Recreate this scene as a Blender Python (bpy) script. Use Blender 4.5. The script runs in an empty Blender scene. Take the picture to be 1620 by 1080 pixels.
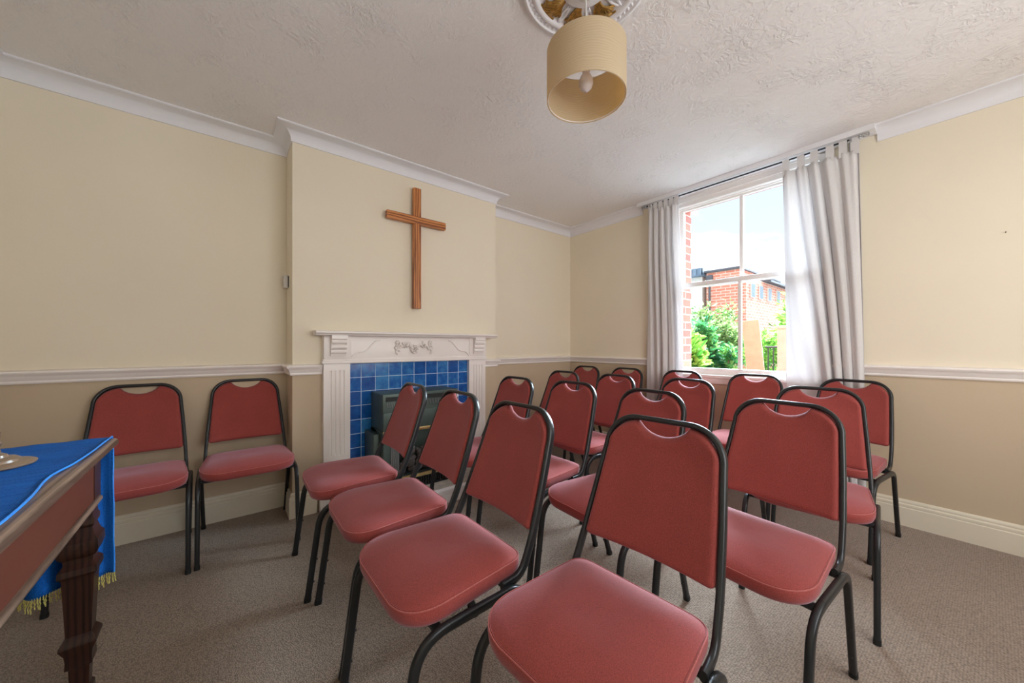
import bpy, bmesh, math, random
from mathutils import Vector, Matrix
random.seed(7)
PI = math.pi
COL = bpy.context.scene.collection

# ------------------------------------------------------------------ room (metres)
CAMH = 1.12
XW = 3.313      # window wall
YW = 2.962      # fireplace wall, recesses
YC = 2.708      # face of the chimney breast
CX0, CX1 = .352, 1.991
XL = -.91       # left wall
YF = -1.35      # wall behind the camera
CZ = 2.529      # ceiling
DADO = .955

# ------------------------------------------------------------------ node helpers
def new_mat(name):
    m = bpy.data.materials.new(name); m.use_nodes = True
    nt = m.node_tree
    return m, nt, nt.nodes['Principled BSDF']
def N(nt, typ, **kw):
    n = nt.nodes.new(typ)
    for k, v in kw.items():
        if k.startswith('i_'): n.inputs[k[2:].replace('_', ' ')].default_value = v
        else: setattr(n, k, v)
    return n
def L(nt, a, b): nt.links.new(a, b)
def rgb(h):
    c = [int(h[i:i+2], 16)/255 for i in (0, 2, 4)]
    return tuple(x/12.92 if x <= .04045 else ((x+.055)/1.055)**2.4 for x in c) + (1,)
def coords(nt, scale=(1, 1, 1), kind='Object'):
    t = N(nt, 'ShaderNodeTexCoord'); mp = N(nt, 'ShaderNodeMapping')
    mp.inputs['Scale'].default_value = scale
    L(nt, t.outputs[kind], mp.inputs[0]); return mp.outputs[0]
def ramp(nt, fac, stops):
    r = N(nt, 'ShaderNodeValToRGB'); L(nt, fac, r.inputs[0])
    el = r.color_ramp.elements
    while len(el) < len(stops): el.new(.5)
    for e, (p, c) in zip(el, stops): e.position = p; e.color = c
    return r.outputs[0]
def noise(nt, vec, scale, detail=3, rough=.5):
    n = N(nt, 'ShaderNodeTexNoise'); n.inputs['Scale'].default_value = scale
    n.inputs['Detail'].default_value = detail; n.inputs['Roughness'].default_value = rough
    L(nt, vec, n.inputs['Vector']); return n
def bump(nt, bsdf, h, strength, dist=.002, prev=None):
    b = N(nt, 'ShaderNodeBump'); b.inputs['Strength'].default_value = strength
    b.inputs['Distance'].default_value = dist; L(nt, h, b.inputs['Height'])
    if prev is not None: L(nt, prev, b.inputs['Normal'])
    L(nt, b.outputs[0], bsdf.inputs['Normal']); return b.outputs[0]
def mul(c, k): return (c[0]*k, c[1]*k, c[2]*k, 1)

def plain(name, col, rough=.5, metal=0., bumpy=0, bscale=60, var=.06, vscale=6):
    m, nt, b = new_mat(name)
    v = coords(nt)
    n = noise(nt, v, vscale, 4)
    L(nt, ramp(nt, n.outputs[0], [(.3, mul(col, 1-var)), (.7, mul(col, 1+var))]), b.inputs['Base Color'])
    b.inputs['Roughness'].default_value = rough; b.inputs['Metallic'].default_value = metal
    if bumpy:
        n2 = noise(nt, v, bscale, 3); bump(nt, b, n2.outputs[0], bumpy)
    return m

def wall_mat(name, col):
    m, nt, b = new_mat(name)
    v = coords(nt)
    n = noise(nt, v, 1.3, 3)
    L(nt, ramp(nt, n.outputs[0], [(.3, mul(col, .97)), (.7, mul(col, 1.02))]), b.inputs['Base Color'])
    b.inputs['Roughness'].default_value = .75
    a = noise(nt, v, 170, 2); c = noise(nt, v, 14, 2)
    p = bump(nt, b, a.outputs[0], .22, .0012); bump(nt, b, c.outputs[0], .12, .006, p)
    return m
M = {}
M['wall_up'] = wall_mat('cream_wall_paint', rgb('E9DFCA'))
M['wall_lo'] = wall_mat('taupe_wall_paint', rgb('C6B49A'))
M['white'] = plain('white_gloss_paint', rgb('F0EAE6'), .32, bumpy=.04, bscale=30, var=.02)
M['cove'] = plain('white_cove_plaster', rgb('E6E6EA'), .6, var=.015)
M['skirt'] = plain('cream_gloss_paint', rgb('E4DCC8'), .35, bumpy=.04, bscale=40, var=.02)

def ceiling_mat():
    m, nt, b = new_mat('textured_ceiling_plaster')
    v = coords(nt)
    b.inputs['Base Color'].default_value = rgb('EEECEC'); b.inputs['Roughness'].default_value = .8
    d = noise(nt, v, 9, 2)
    add = N(nt, 'ShaderNodeVectorMath', operation='ADD')
    sc = N(nt, 'ShaderNodeVectorMath', operation='SCALE'); sc.inputs['Scale'].default_value = .09
    L(nt, d.outputs['Color'], sc.inputs[0]); L(nt, v, add.inputs[0]); L(nt, sc.outputs[0], add.inputs[1])
    n = noise(nt, add.outputs[0], 42, 5, .6)
    big = noise(nt, v, 6.5, 2)
    msk = ramp(nt, big.outputs[0], [(.47, (.25, .25, .25, 1)), (.68, (1, 1, 1, 1))])
    rp = ramp(nt, n.outputs[0], [(.42, (0, 0, 0, 1)), (.58, (1, 1, 1, 1))])
    mm = N(nt, 'ShaderNodeMath', operation='MULTIPLY'); L(nt, msk, mm.inputs[0]); L(nt, rp, mm.inputs[1])
    bump(nt, b, mm.outputs[0], .65, .006)
    return m
M['ceiling'] = ceiling_mat()

def carpet_mat():
    m, nt, b = new_mat('grey_brown_loop_carpet')
    v = coords(nt)
    w1 = N(nt, 'ShaderNodeTexVoronoi'); w1.inputs['Scale'].default_value = 260
    mp = N(nt, 'ShaderNodeMapping'); mp.inputs['Scale'].default_value = (1, .5, 1); mp.inputs['Rotation'].default_value = (0, 0, .02); w1.inputs['Randomness'].default_value = .55
    L(nt, v, mp.inputs[0]); L(nt, mp.outputs[0], w1.inputs['Vector'])
    c1 = ramp(nt, w1.outputs['Distance'], [(0., rgb('BCA48E')), (.45, rgb('96826F')), (1., rgb('443830'))])
    n = noise(nt, v, 95, 2); n2 = noise(nt, v, 2.2, 3)
    mx = N(nt, 'ShaderNodeMix', data_type='RGBA', blend_type='MULTIPLY'); mx.inputs[0].default_value = .6
    L(nt, c1, mx.inputs[6]); L(nt, ramp(nt, n.outputs[0], [(.35, (.8, .79, .79, 1)), (.65, (1.08, 1.08, 1.08, 1))]), mx.inputs[7])
    mx2 = N(nt, 'ShaderNodeMix', data_type='RGBA', blend_type='MULTIPLY'); mx2.inputs[0].default_value = 1
    L(nt, mx.outputs[2], mx2.inputs[6]); L(nt, ramp(nt, n2.outputs[0], [(.3, (.92, .92, .92, 1)), (.7, (1, 1, 1, 1))]), mx2.inputs[7])
    L(nt, mx2.outputs[2], b.inputs['Base Color']); b.inputs['Roughness'].default_value = .95
    b.inputs['Sheen Weight'].default_value = .25
    inv = N(nt, 'ShaderNodeMath', operation='SUBTRACT'); inv.inputs[0].default_value = 1; L(nt, w1.outputs['Distance'], inv.inputs[1])
    bump(nt, b, inv.outputs[0], .7, .004)
    return m
M['carpet'] = carpet_mat()

def fabric_mat(name, col, scale=420, sheen=.5):
    m, nt, b = new_mat(name)
    v = coords(nt)
    w = N(nt, 'ShaderNodeTexWave', bands_direction='DIAGONAL'); w.inputs['Scale'].default_value = scale/2.5; w.inputs['Distortion'].default_value = 1.2
    L(nt, v, w.inputs['Vector'])
    n = noise(nt, v, scale, 2); n2 = noise(nt, v, 9, 3)
    a = ramp(nt, n.outputs[0], [(.3, mul(col, .72)), (.7, mul(col, 1.25))])
    mx = N(nt, 'ShaderNodeMix', data_type='RGBA', blend_type='MULTIPLY'); mx.inputs[0].default_value = .7
    L(nt, a, mx.inputs[6]); L(nt, ramp(nt, n2.outputs[0], [(.3, (.86, .84, .84, 1)), (.7, (1, 1, 1, 1))]), mx.inputs[7])
    L(nt, mx.outputs[2], b.inputs['Base Color'])
    b.inputs['Roughness'].default_value = .85
    b.inputs['Sheen Weight'].default_value = sheen; b.inputs['Sheen Roughness'].default_value = .45
    b.inputs['Sheen Tint'].default_value = (.95, .82, 1., 1)
    p = bump(nt, b, n.outputs[0], .25, .0012); bump(nt, b, w.outputs[0], .12, .001, p)
    return m
M['red'] = fabric_mat('red_upholstery_fabric', (.31, .050, .040, 1), sheen=.33)
M['piping'] = fabric_mat('pale_red_piping', (.46, .12, .10, 1), sheen=.3)
M['metal'] = plain('black_enamelled_tube', (.022, .024, .026, 1), .3, .25, bumpy=.08, bscale=160, var=.2)

def wood_mat(name, c0, c1, rough=.4, scale=(1, 1, 1), ws=5, dist=6, axis='X'):
    m, nt, b = new_mat(name)
    v = coords(nt, scale)
    w = N(nt, 'ShaderNodeTexWave', wave_type='BANDS', bands_direction=axis)
    w.inputs['Scale'].default_value = ws; w.inputs['Distortion'].default_value = dist
    w.inputs['Detail'].default_value = 3; w.inputs['Detail Scale'].default_value = 1.2
    L(nt, v, w.inputs['Vector'])
    n = noise(nt, v, 30, 4)
    mx = N(nt, 'ShaderNodeMath', operation='MULTIPLY_ADD'); mx.inputs[1].default_value = .35
    L(nt, n.outputs[0], mx.inputs[0]); 
    ml = N(nt, 'ShaderNodeMath', operation='MULTIPLY'); ml.inputs[1].default_value = .65
    L(nt, w.outputs[0], ml.inputs[0]); L(nt, ml.outputs[0], mx.inputs[2])
    L(nt, ramp(nt, mx.outputs[0], [(.12, c1), (.6, c0)]), b.inputs['Base Color'])
    b.inputs['Roughness'].default_value = rough
    bump(nt, b, mx.outputs[0], .08, .001)
    return m
M['oak_v'] = wood_mat('varnished_pine_upright', rgb('C98248'), rgb('6E3416'), .4, (11, 11, .9), 1.1, 11)
M['oak_h'] = wood_mat('varnished_pine_bar', rgb('C98248'), rgb('6E3416'), .4, (.9, 11, 11), 1.1, 11, axis='Z')
M['mahog'] = wood_mat('red_brown_table_wood', rgb('582A1C'), rgb('381A0E'), .42, (10, 1.0, 10), 2, 4)
M['darkwood'] = wood_mat('dark_table_leg_wood', rgb('3A2018'), rgb('1C0E0A'), .32, (10, 10, 1.0), 2, 4)
M['edgewood'] = wood_mat('worn_table_edge_wood', rgb('786050'), rgb('463226'), .4, (10, 1.0, 10), 2, 4)
M['stand'] = plain('turned_pale_wood', rgb('7A6450'), .3, var=.12, vscale=15)

def cloth_blue():
    m, nt, b = new_mat('blue_altar_cloth')
    v = coords(nt)
    n = noise(nt, v, 300, 2); n2 = noise(nt, coords(nt, (3, 40, 3)), 1.2, 3)
    mx = N(nt, 'ShaderNodeMix', data_type='RGBA', blend_type='MULTIPLY'); mx.inputs[0].default_value = .6
    L(nt, ramp(nt, n.outputs[0], [(.3, rgb('0B4690')), (.7, rgb('1A66B4'))]), mx.inputs[6])
    L(nt, ramp(nt, n2.outputs[0], [(.35, (.6, .65, .7, 1)), (.6, (1, 1, 1, 1))]), mx.inputs[7])
    L(nt, mx.outputs[2], b.inputs['Base Color']); b.inputs['Roughness'].default_value = .85
    b.inputs['Specular IOR Level'].default_value = .15
    bump(nt, b, n2.outputs[0], .3, .004)
    return m
M['blue'] = cloth_blue()
M['trim_blue'] = plain('blue_cord_edging', rgb('2A86E0'), .5)
M['fringe'] = plain('gold_fringe_thread', rgb('C8BC6A'), .5, .1, var=.25, vscale=90)

def tile_mat():
    m, nt, b = new_mat('blue_glazed_tiles')
    t = N(nt, 'ShaderNodeTexCoord'); sp = N(nt, 'ShaderNodeSeparateXYZ'); L(nt, t.outputs['Object'], sp.inputs[0])
    def edge(sock, off):
        a = N(nt, 'ShaderNodeMath', operation='ADD'); a.inputs[1].default_value = off; L(nt, sock, a.inputs[0])
        d = N(nt, 'ShaderNodeMath', operation='DIVIDE'); d.inputs[1].default_value = .1006; L(nt, a.outputs[0], d.inputs[0])
        fr = N(nt, 'ShaderNodeMath', operation='FRACT'); L(nt, d.outputs[0], fr.inputs[0])
        s = N(nt, 'ShaderNodeMath', operation='SUBTRACT'); s.inputs[1].default_value = .5; L(nt, fr.outputs[0], s.inputs[0])
        ab = N(nt, 'ShaderNodeMath', operation='ABSOLUTE'); L(nt, s.outputs[0], ab.inputs[0])
        fl = N(nt, 'ShaderNodeMath', operation='FLOOR'); L(nt, d.outputs[0], fl.inputs[0])
        return ab.outputs[0], fl.outputs[0]
    ex, ix = edge(sp.outputs[0], -.777+10*.1006); ez, iz = edge(sp.outputs[2], -.892+20*.1006)
    mxx = N(nt, 'ShaderNodeMath', operation='MAXIMUM'); L(nt, ex, mxx.inputs[0]); L(nt, ez, mxx.inputs[1])
    gr = N(nt, 'ShaderNodeMath', operation='GREATER_THAN'); gr.inputs[1].default_value = .482; L(nt, mxx.outputs[0], gr.inputs[0])
    cmb = N(nt, 'ShaderNodeCombineXYZ'); L(nt, ix, cmb.inputs[0]); L(nt, iz, cmb.inputs[1])
    wn = N(nt, 'ShaderNodeTexWhiteNoise', noise_dimensions='3D'); L(nt, cmb.outputs[0], wn.inputs[0])
    n = noise(nt, t.outputs['Object'], 22, 5, .65)
    ad = N(nt, 'ShaderNodeMath', operation='MULTIPLY_ADD'); ad.inputs[1].default_value = .3; L(nt, wn.outputs[0], ad.inputs[0])
    ml = N(nt, 'ShaderNodeMath', operation='MULTIPLY'); ml.inputs[1].default_value = .85; L(nt, n.outputs[0], ml.inputs[0]); L(nt, ml.outputs[0], ad.inputs[2])
    c = ramp(nt, ad.outputs[0], [(.25, rgb('0E3F86')), (.55, rgb('1A5EAC')), (.85, rgb('3F8CC8'))])
    mx = N(nt, 'ShaderNodeMix', data_type='RGBA'); L(nt, gr.outputs[0], mx.inputs[0]); L(nt, c, mx.inputs[6]); mx.inputs[7].default_value = rgb('C0DAF0')
    L(nt, mx.outputs[2], b.inputs['Base Color'])
    rr = N(nt, 'ShaderNodeMapRange'); rr.inputs[3].default_value = .14; rr.inputs[4].default_value = .7; L(nt, gr.outputs[0], rr.inputs[0])
    L(nt, rr.outputs[0], b.inputs['Roughness'])
    cl = ramp(nt, mxx.outputs[0], [(.455, (1, 1, 1, 1)), (.485, (0, 0, 0, 1))])
    p = bump(nt, b, cl, .5, .003); bump(nt, b, n.outputs[0], .12, .004, p)
    return m
M['tile'] = tile_mat()
M['iron'] = plain('dark_green_grey_fire_casing', rgb('4A5852'), .42, .4, bumpy=.08, bscale=120, var=.1)
M['black'] = plain('black_cast_metal', (.012, .014, .014, 1), .5, .2)
M['brass'] = plain('brushed_brass', rgb('D8BC84'), .3, .9, var=.08)
M['steel'] = plain('brushed_steel', rgb('B8BCC0'), .3, .9, var=.08)
M['coal'] = plain('grey_ceramic_coal', rgb('5A5350'), .9, 0, bumpy=.5, bscale=60, var=.5, vscale=25)
M['hearthtop'] = plain('stone_hearth_top', rgb('B7AA9C'), .5, 0, var=.25, vscale=20)
M['plastic'] = plain('pale_grey_plastic', rgb('D5D0CA'), .4)
M['paper'] = plain('white_paper', rgb('E8E8EC'), .7, var=.01)
M['rod'] = plain('dark_steel_rod', rgb('4A505A'), .25, .8)
M['gold'] = plain('gilded_plaster', rgb('A07A3C'), .35, .5, bumpy=.3, bscale=70, var=.45, vscale=60)
M['shade_cord'] = plain('white_flex', rgb('D8D8D8'), .4)

def curtain_mat():
    m, nt, b = new_mat('off_white_curtain_cotton')
    v = coords(nt)
    n = noise(nt, v, 400, 2)
    col = ramp(nt, n.outputs[0], [(.3, rgb('E0DEDE')), (.7, rgb('F0EEEE'))])
    L(nt, col, b.inputs['Base Color']); b.inputs['Roughness'].default_value = .85
    bump(nt, b, n.outputs[0], .15, .001)
    tr = N(nt, 'ShaderNodeBsdfTranslucent'); L(nt, col, tr.inputs[0])
    mx = N(nt, 'ShaderNodeMixShader'); mx.inputs[0].default_value = .24
    out = nt.nodes['Material Output']
    L(nt, b.outputs[0], mx.inputs[1]); L(nt, tr.outputs[0], mx.inputs[2]); L(nt, mx.outputs[0], out.inputs[0])
    return m
M['curtain'] = curtain_mat()

def shade_mat():
    m, nt, b = new_mat('cream_paper_wrapped_shade')
    v = coords(nt, (1, 1, 1))
    w = N(nt, 'ShaderNodeTexWave', bands_direction='Z'); w.inputs['Scale'].default_value = 34; w.inputs['Distortion'].default_value = 9; w.inputs['Detail'].default_value = 2; w.inputs['Detail Scale'].default_value = .6
    mp = N(nt, 'ShaderNodeMapping'); mp.inputs['Scale'].default_value = (.5, .5, 1); L(nt, v, mp.inputs[0]); L(nt, mp.outputs[0], w.inputs['Vector'])
    col = ramp(nt, w.outputs[0], [(.1, rgb('CCC2A8')), (.9, rgb('D8CEB6'))])
    L(nt, col, b.inputs['Base Color']); b.inputs['Roughness'].default_value = .7
    bump(nt, b, w.outputs[0], .12, .0015)
    tr = N(nt, 'ShaderNodeBsdfTranslucent'); tr.inputs[0].default_value = rgb('F6D488')
    mx = N(nt, 'ShaderNodeMixShader'); mx.inputs[0].default_value = .42
    L(nt, b.outputs[0], mx.inputs[1]); L(nt, tr.outputs[0], mx.inputs[2]); L(nt, mx.outputs[0], nt.nodes['Material Output'].inputs[0])
    return m
M['shade'] = shade_mat()
M['bulb'] = plain('frosted_bulb_glass', rgb('E6E0E0'), .2)

def glass_mat():
    m, nt, b = new_mat('window_glass')
    nt.nodes.remove(b)
    t = N(nt, 'ShaderNodeBsdfTransparent'); g = N(nt, 'ShaderNodeBsdfGlossy'); g.inputs['Roughness'].default_value = .02
    t.inputs[0].default_value = (.96, .98, .98, 1)
    fr = N(nt, 'ShaderNodeFresnel'); fr.inputs[0].default_value = 1.45
    ml = N(nt, 'ShaderNodeMath', operation='MULTIPLY'); ml.inputs[1].default_value = .5; L(nt, fr.outputs[0], ml.inputs[0])
    mx = N(nt, 'ShaderNodeMixShader'); L(nt, ml.outputs[0], mx.inputs[0]); L(nt, t.outputs[0], mx.inputs[1]); L(nt, g.outputs[0], mx.inputs[2])
    L(nt, mx.outputs[0], nt.nodes['Material Output'].inputs[0])
    return m
M['glass'] = glass_mat()

def brick_mat(name, c1, c2, mortar, bw, rh, axis='X', rough=.9):
    m, nt, b = new_mat(name)
    t = N(nt, 'ShaderNodeTexCoord'); sp = N(nt, 'ShaderNodeSeparateXYZ'); L(nt, t.outputs['Object'], sp.inputs[0])
    ad = N(nt, 'ShaderNodeMath', operation='ADD'); L(nt, sp.outputs[0], ad.inputs[0]); L(nt, sp.outputs[1], ad.inputs[1])
    cm = N(nt, 'ShaderNodeCombineXYZ'); L(nt, ad.outputs[0], cm.inputs[0]); L(nt, sp.outputs[2], cm.inputs[1])
    br = N(nt, 'ShaderNodeTexBrick'); L(nt, cm.outputs[0], br.inputs['Vector'])
    br.inputs['Color1'].default_value = c1; br.inputs['Color2'].default_value = c2; br.inputs['Mortar'].default_value = mortar
    br.inputs['Scale'].default_value = 1; br.inputs['Brick Width'].default_value = bw; br.inputs['Row Height'].default_value = rh
    br.inputs['Mortar Size'].default_value = .006 if bw < .3 else .02
    L(nt, br.outputs[0], b.inputs['Base Color']); b.inputs['Roughness'].default_value = rough
    bump(nt, b, br.outputs['Fac'], -.4, .004)
    return m
M['brick'] = brick_mat('red_brick', rgb('B4604A'), rgb('9A4C3C'), rgb('B8A898'), .225, .075)
M['brick_far'] = brick_mat('orange_red_brick', rgb('E09078'), rgb('D07C64'), rgb('DCC0B0'), .45, .15)
M['roofblue'] = plain('grey_blue_roof_sheet', rgb('6E8296'), .6, var=.15, vscale=3)
M['slate'] = plain('dark_roof_slate', rgb('5A5A60'), .7, var=.15, vscale=3)
M['extwhite'] = plain('white_render', rgb('D8D4CC'), .7)
M['winglass'] = plain('dark_window_pane', rgb('7C90A0'), .1)
M['lawn'] = plain('pale_yard_ground', rgb('7A7C78'), .9, bumpy=.4, bscale=30, var=.3, vscale=8)
M['paleboard'] = plain('pale_orange_timber', rgb('D8B090'), .7, var=.1, vscale=8)
M['palewood'] = plain('cream_painted_timber', rgb('E0CCB4'), .7, var=.08, vscale=8)
def leaf_mat(name, ca, cb, cc):
    m, nt, b = new_mat(name)
    v = coords(nt)
    n = N(nt, 'ShaderNodeTexVoronoi'); n.inputs['Scale'].default_value = 9; L(nt, v, n.inputs['Vector'])
    sp = N(nt, 'ShaderNodeSeparateColor'); L(nt, n.outputs['Color'], sp.inputs[0])
    col = ramp(nt, sp.outputs[0], [(.1, ca), (.5, cb), (.9, cc)])
    L(nt, col, b.inputs['Base Color']); b.inputs['Roughness'].default_value = .4
    tr = N(nt, 'ShaderNodeBsdfTranslucent'); L(nt, col, tr.inputs[0])
    mx = N(nt, 'ShaderNodeMixShader'); mx.inputs[0].default_value = .6
    L(nt, b.outputs[0], mx.inputs[1]); L(nt, tr.outputs[0], mx.inputs[2]); L(nt, mx.outputs[0], nt.nodes['Material Output'].inputs[0])
    return m
M['leaf'] = leaf_mat('glossy_laurel_leaf', rgb('3E7C28'), rgb('6CA438'), rgb('A8C860'))
M['leaf2'] = leaf_mat('pale_green_leaf', rgb('54783C'), rgb('7C9C54'), rgb('A8B478'))
M['leaf3'] = leaf_mat('dark_green_leaf', rgb('2E7048'), rgb('4A9450'), rgb('8CB860'))
M['bark'] = plain('brown_bark', rgb('6A5440'), .9)

# ------------------------------------------------------------------ object helpers
def tag(o, label=None, cat=None, group=None, kind=None):
    if label: o['label'] = label
    if cat: o['category'] = cat
    if group: o['group'] = group
    if kind: o['kind'] = kind
    return o
def empty(name, loc=(0, 0, 0), rz=0):
    o = bpy.data.objects.new(name, None); o.location = loc; o.rotation_euler = (0, 0, rz)
    o.empty_display_size = .1; COL.objects.link(o); return o
def obj(name, bm, mats, parent=None, smooth=True, angle=40):
    me = bpy.data.meshes.new(name); 
    bmesh.ops.recalc_face_normals(bm, faces=bm.faces[:])
    bm.to_mesh(me); bm.free()
    for m in (mats if isinstance(mats, (list, tuple)) else [mats]): me.materials.append(m)
    if smooth:
        me.polygons.foreach_set('use_smooth', [True]*len(me.polygons))
        try: me.set_sharp_from_angle(angle=math.radians(angle))
        except Exception: pass
    o = bpy.data.objects.new(name, me); COL.objects.link(o)
    if parent: o.parent = parent
    return o
def box(bm, x0, x1, y0, y1, z0, z1, bev=0, mi=0, seg=2):
    r = bmesh.ops.create_cube(bm, size=1)
    vs = r['verts']
    for v in vs:
        v.co = Vector(((x0+x1)/2+v.co.x*(x1-x0), (y0+y1)/2+v.co.y*(y1-y0), (z0+z1)/2+v.co.z*(z1-z0)))
    fs = {f for v in vs for f in v.link_faces}
    for f in fs: f.material_index = mi
    if bev:
        es = list({e for v in vs for e in v.link_edges})
        bmesh.ops.bevel(bm, geom=es, offset=bev, segments=seg, affect='EDGES', profile=.6)
def sweep(bm, pts, side, w, d, n=12, p=3.0, mi=0, cap=True):
    """tube of rounded-rectangular section along pts; side = list of lateral vectors (or one)"""
    rings = []
    for i, q in enumerate(pts):
        q = Vector(q)
        a = Vector(pts[max(i-1, 0)]); b = Vector(pts[min(i+1, len(pts)-1)])
        t = (b-a).normalized()
        s = Vector(side[i] if isinstance(side, list) else side)
        s = (s - t*s.dot(t)).normalized(); u = t.cross(s)
        ring = []
        for k in range(n):
            an = 2*PI*(k+.5)/n; c, sn = math.cos(an), math.sin(an)
            cx = math.copysign(abs(c)**(2/p), c); sy = math.copysign(abs(sn)**(2/p), sn)
            ring.append(bm.verts.new(q + s*cx*w/2 + u*sy*d/2))
        rings.append(ring)
    for i in range(len(rings)-1):
        for k in range(n):
            f = bm.faces.new((rings[i][k], rings[i][(k+1) % n], rings[i+1][(k+1) % n], rings[i+1][k])); f.material_index = mi
    if cap:
        for r in (rings[0], rings[-1]):
            f = bm.faces.new(r if r is rings[-1] else r[::-1]); f.material_index = mi
def fillet(pts, rad, seg=6):
    """round the inner corners of a 3D polyline"""
    out = [Vector(pts[0])]
    for i in range(1, len(pts)-1):
        p = Vector(pts[i]); a = Vector(pts[i-1]); b = Vector(pts[i+1])
        r = rad[i-1] if isinstance(rad, (list, tuple)) else rad
        da = (a-p).normalized(); db = (b-p).normalized()
        r = min(r, (a-p).length*.49, (b-p).length*.49)
        p0 = p+da*r; p1 = p+db*r
        for k in range(seg+1):
            t = k/seg
            out.append(p0*(1-t)**2 + p*2*t*(1-t) + p1*t*t)
    out.append(Vector(pts[-1])); return out
def lathe(bm, prof, n=24, c=(0, 0), mi=0, capb=False):
    rings = []
    for r, z in prof:
        rings.append([bm.verts.new((c[0]+r*math.cos(2*PI*k/n), c[1]+r*math.sin(2*PI*k/n), z)) for k in range(n)])
    for i in range(len(rings)-1):
        for k in range(n):
            f = bm.faces.new((rings[i][k], rings[i][(k+1) % n], rings[i+1][(k+1) % n], rings[i+1][k])); f.material_index = mi
    if capb:
        for r in (rings[0], rings[-1]):
            f = bm.faces.new(r); f.material_index = mi
def prism(bm, poly, axis, a0, a1, mi=0):
    """extrude a 2D polygon along an axis: axis 'y' poly=(x,z); 'x' poly=(y,z); 'z' poly=(x,y)"""
    def P(p, a): return {'y': (p[0], a, p[1]), 'x': (a, p[0], p[1]), 'z': (p[0], p[1], a)}[axis]
    A = [bm.verts.new(P(p, a0)) for p in poly]; B = [bm.verts.new(P(p, a1)) for p in poly]
    n = len(poly)
    for k in range(n):
        f = bm.faces.new((A[k], A[(k+1) % n], B[(k+1) % n], B[k])); f.material_index = mi
    f = bm.faces.new(A); f.material_index = mi; f = bm.faces.new(B[::-1]); f.material_index = mi
def moulding(bm, path, prof, mi=0):
    """mitred moulding: path = plan polyline with the room on its right side; prof = (offset into room, z)"""
    n = len(path); rings = []
    for i, p in enumerate(path):
        p = Vector(p)
        def nrm(a, b):
            d = (Vector(b)-Vector(a)).normalized(); return Vector((d.y, -d.x))
        if i == 0: m = nrm(path[0], path[1])
        elif i == n-1: m = nrm(path[-2], path[-1])
        else:
            n1 = nrm(path[i-1], path[i]); n2 = nrm(path[i], path[i+1]); m = (n1+n2)/(1+n1.dot(n2))
        rings.append([bm.verts.new((p.x+m.x*o, p.y+m.y*o, z)) for o, z in prof])
    k = len(prof)
    for i in range(n-1):
        for j in range(k):
            bm.faces.new((rings[i][j], rings[i][(j+1) % k], rings[i+1][(j+1) % k], rings[i+1][j]))
    bm.faces.new(rings[0]); bm.faces.new(rings[-1][::-1])
def copy_thing(root):
    r = root.copy(); COL.objects.link(r)
    for ch in root.children:
        c = ch.copy(); COL.objects.link(c); c.parent = r
        for g in ch.children:
            d = g.copy(); COL.objects.link(d); d.parent = c
    return r

# ------------------------------------------------------------------ room shell
def structure(name, bm, mats, **k):
    o = obj(name, bm, mats, smooth=k.pop('smooth', False), **k); o['kind'] = 'structure'; return o
def two_tone(name, x0, x1, y0, y1):
    bm = bmesh.new(); box(bm, x0, x1, y0, y1, -.01, DADO, mi=1); box(bm, x0, x1, y0, y1, DADO, CZ, mi=0)
    return structure(name, bm, [M['wall_up'], M['wall_lo']])
bm = bmesh.new(); box(bm, XL-.1, XW+.3, YF-.1, YW+.1, -.08, 0); structure('floor', bm, M['carpet'])
bm = bmesh.new(); box(bm, XL-.1, XW+.3, YF-.1, YW+.1, CZ, CZ+.1); structure('ceiling', bm, M['ceiling'])
two_tone('wall_left', XL-.1, XL, YF-.1, YW+.1)
two_tone('wall_back', XL, XW, YW, YW+.1)
two_tone('wall_chimney', CX0, CX1, YC, YW)
# window wall with opening
OY0, OY1, OZ0, OZ1 = .575, 1.685, .835, 2.46
bm = bmesh.new()
T = .14
for (a, b) in ((YF, OY0), (OY1, YW)):
    box(bm, XW, XW+T, a, b, -.01, DADO, mi=1); box(bm, XW, XW+T, a, b, DADO, CZ, mi=0)
box(bm, XW, XW+T, OY0, OY1, -.01, OZ0, mi=1); box(bm, XW, XW+T, OY0, OY1, OZ1, CZ, mi=0)
structure('wall_right', bm, [M['wall_up'], M['wall_lo']])
# brick skin outside with a narrower opening
bm = bmesh.new()
BX0, BX1 = XW+T, XW+T+.19
by0, by1, bz0, bz1 = .60, 1.655, .84, 2.46
box(bm, BX0, BX1, YF-.1, by0, -.6, 3.2); box(bm, BX0, BX1, by1, YW+.1, -.6, 3.2)
box(bm, BX0, BX1, by0, by1, -.6, bz0); box(bm, BX0, BX1, by0, by1, bz1, 3.2)
structure('wall_exterior', bm, M['brick'])
# wall behind the camera with a wide opening added to let fill light in
FX0, FX1, FZ0, FZ1 = .15, 2.55, .7, 2.3
bm = bmesh.new()
for (a, b) in ((XL, FX0), (FX1, XW)):
    box(bm, a, b, YF-.15, YF, -.01, DADO, mi=1); box(bm, a, b, YF-.15, YF, DADO, CZ, mi=0)
box(bm, FX0, FX1, YF-.15, YF, -.01, FZ0, mi=1); box(bm, FX0, FX1, YF-.15, YF, FZ1, CZ, mi=0)
structure('wall_front', bm, [M['wall_up'], M['wall_lo']])
w2 = empty('fill_window', ((FX0+FX1)/2, YF-.08, FZ0)); w2['kind'] = 'structure'  # unseen window, added to hold the rear fill light
bm = bmesh.new(); hw = (FX1-FX0)/2; hh = FZ1-FZ0
for a, b, c, d in ((-hw, -hw+.06, 0, hh), (hw-.06, hw, 0, hh), (-hw, hw, 0, .07), (-hw, hw, hh-.06, hh), (-.03, .03, 0, hh), (-hw, hw, hh/2-.025, hh/2+.025)):
    box(bm, a, b, -.03, .03, c, d, .004)
obj('window_frame', bm, M['white'], w2)

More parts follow.
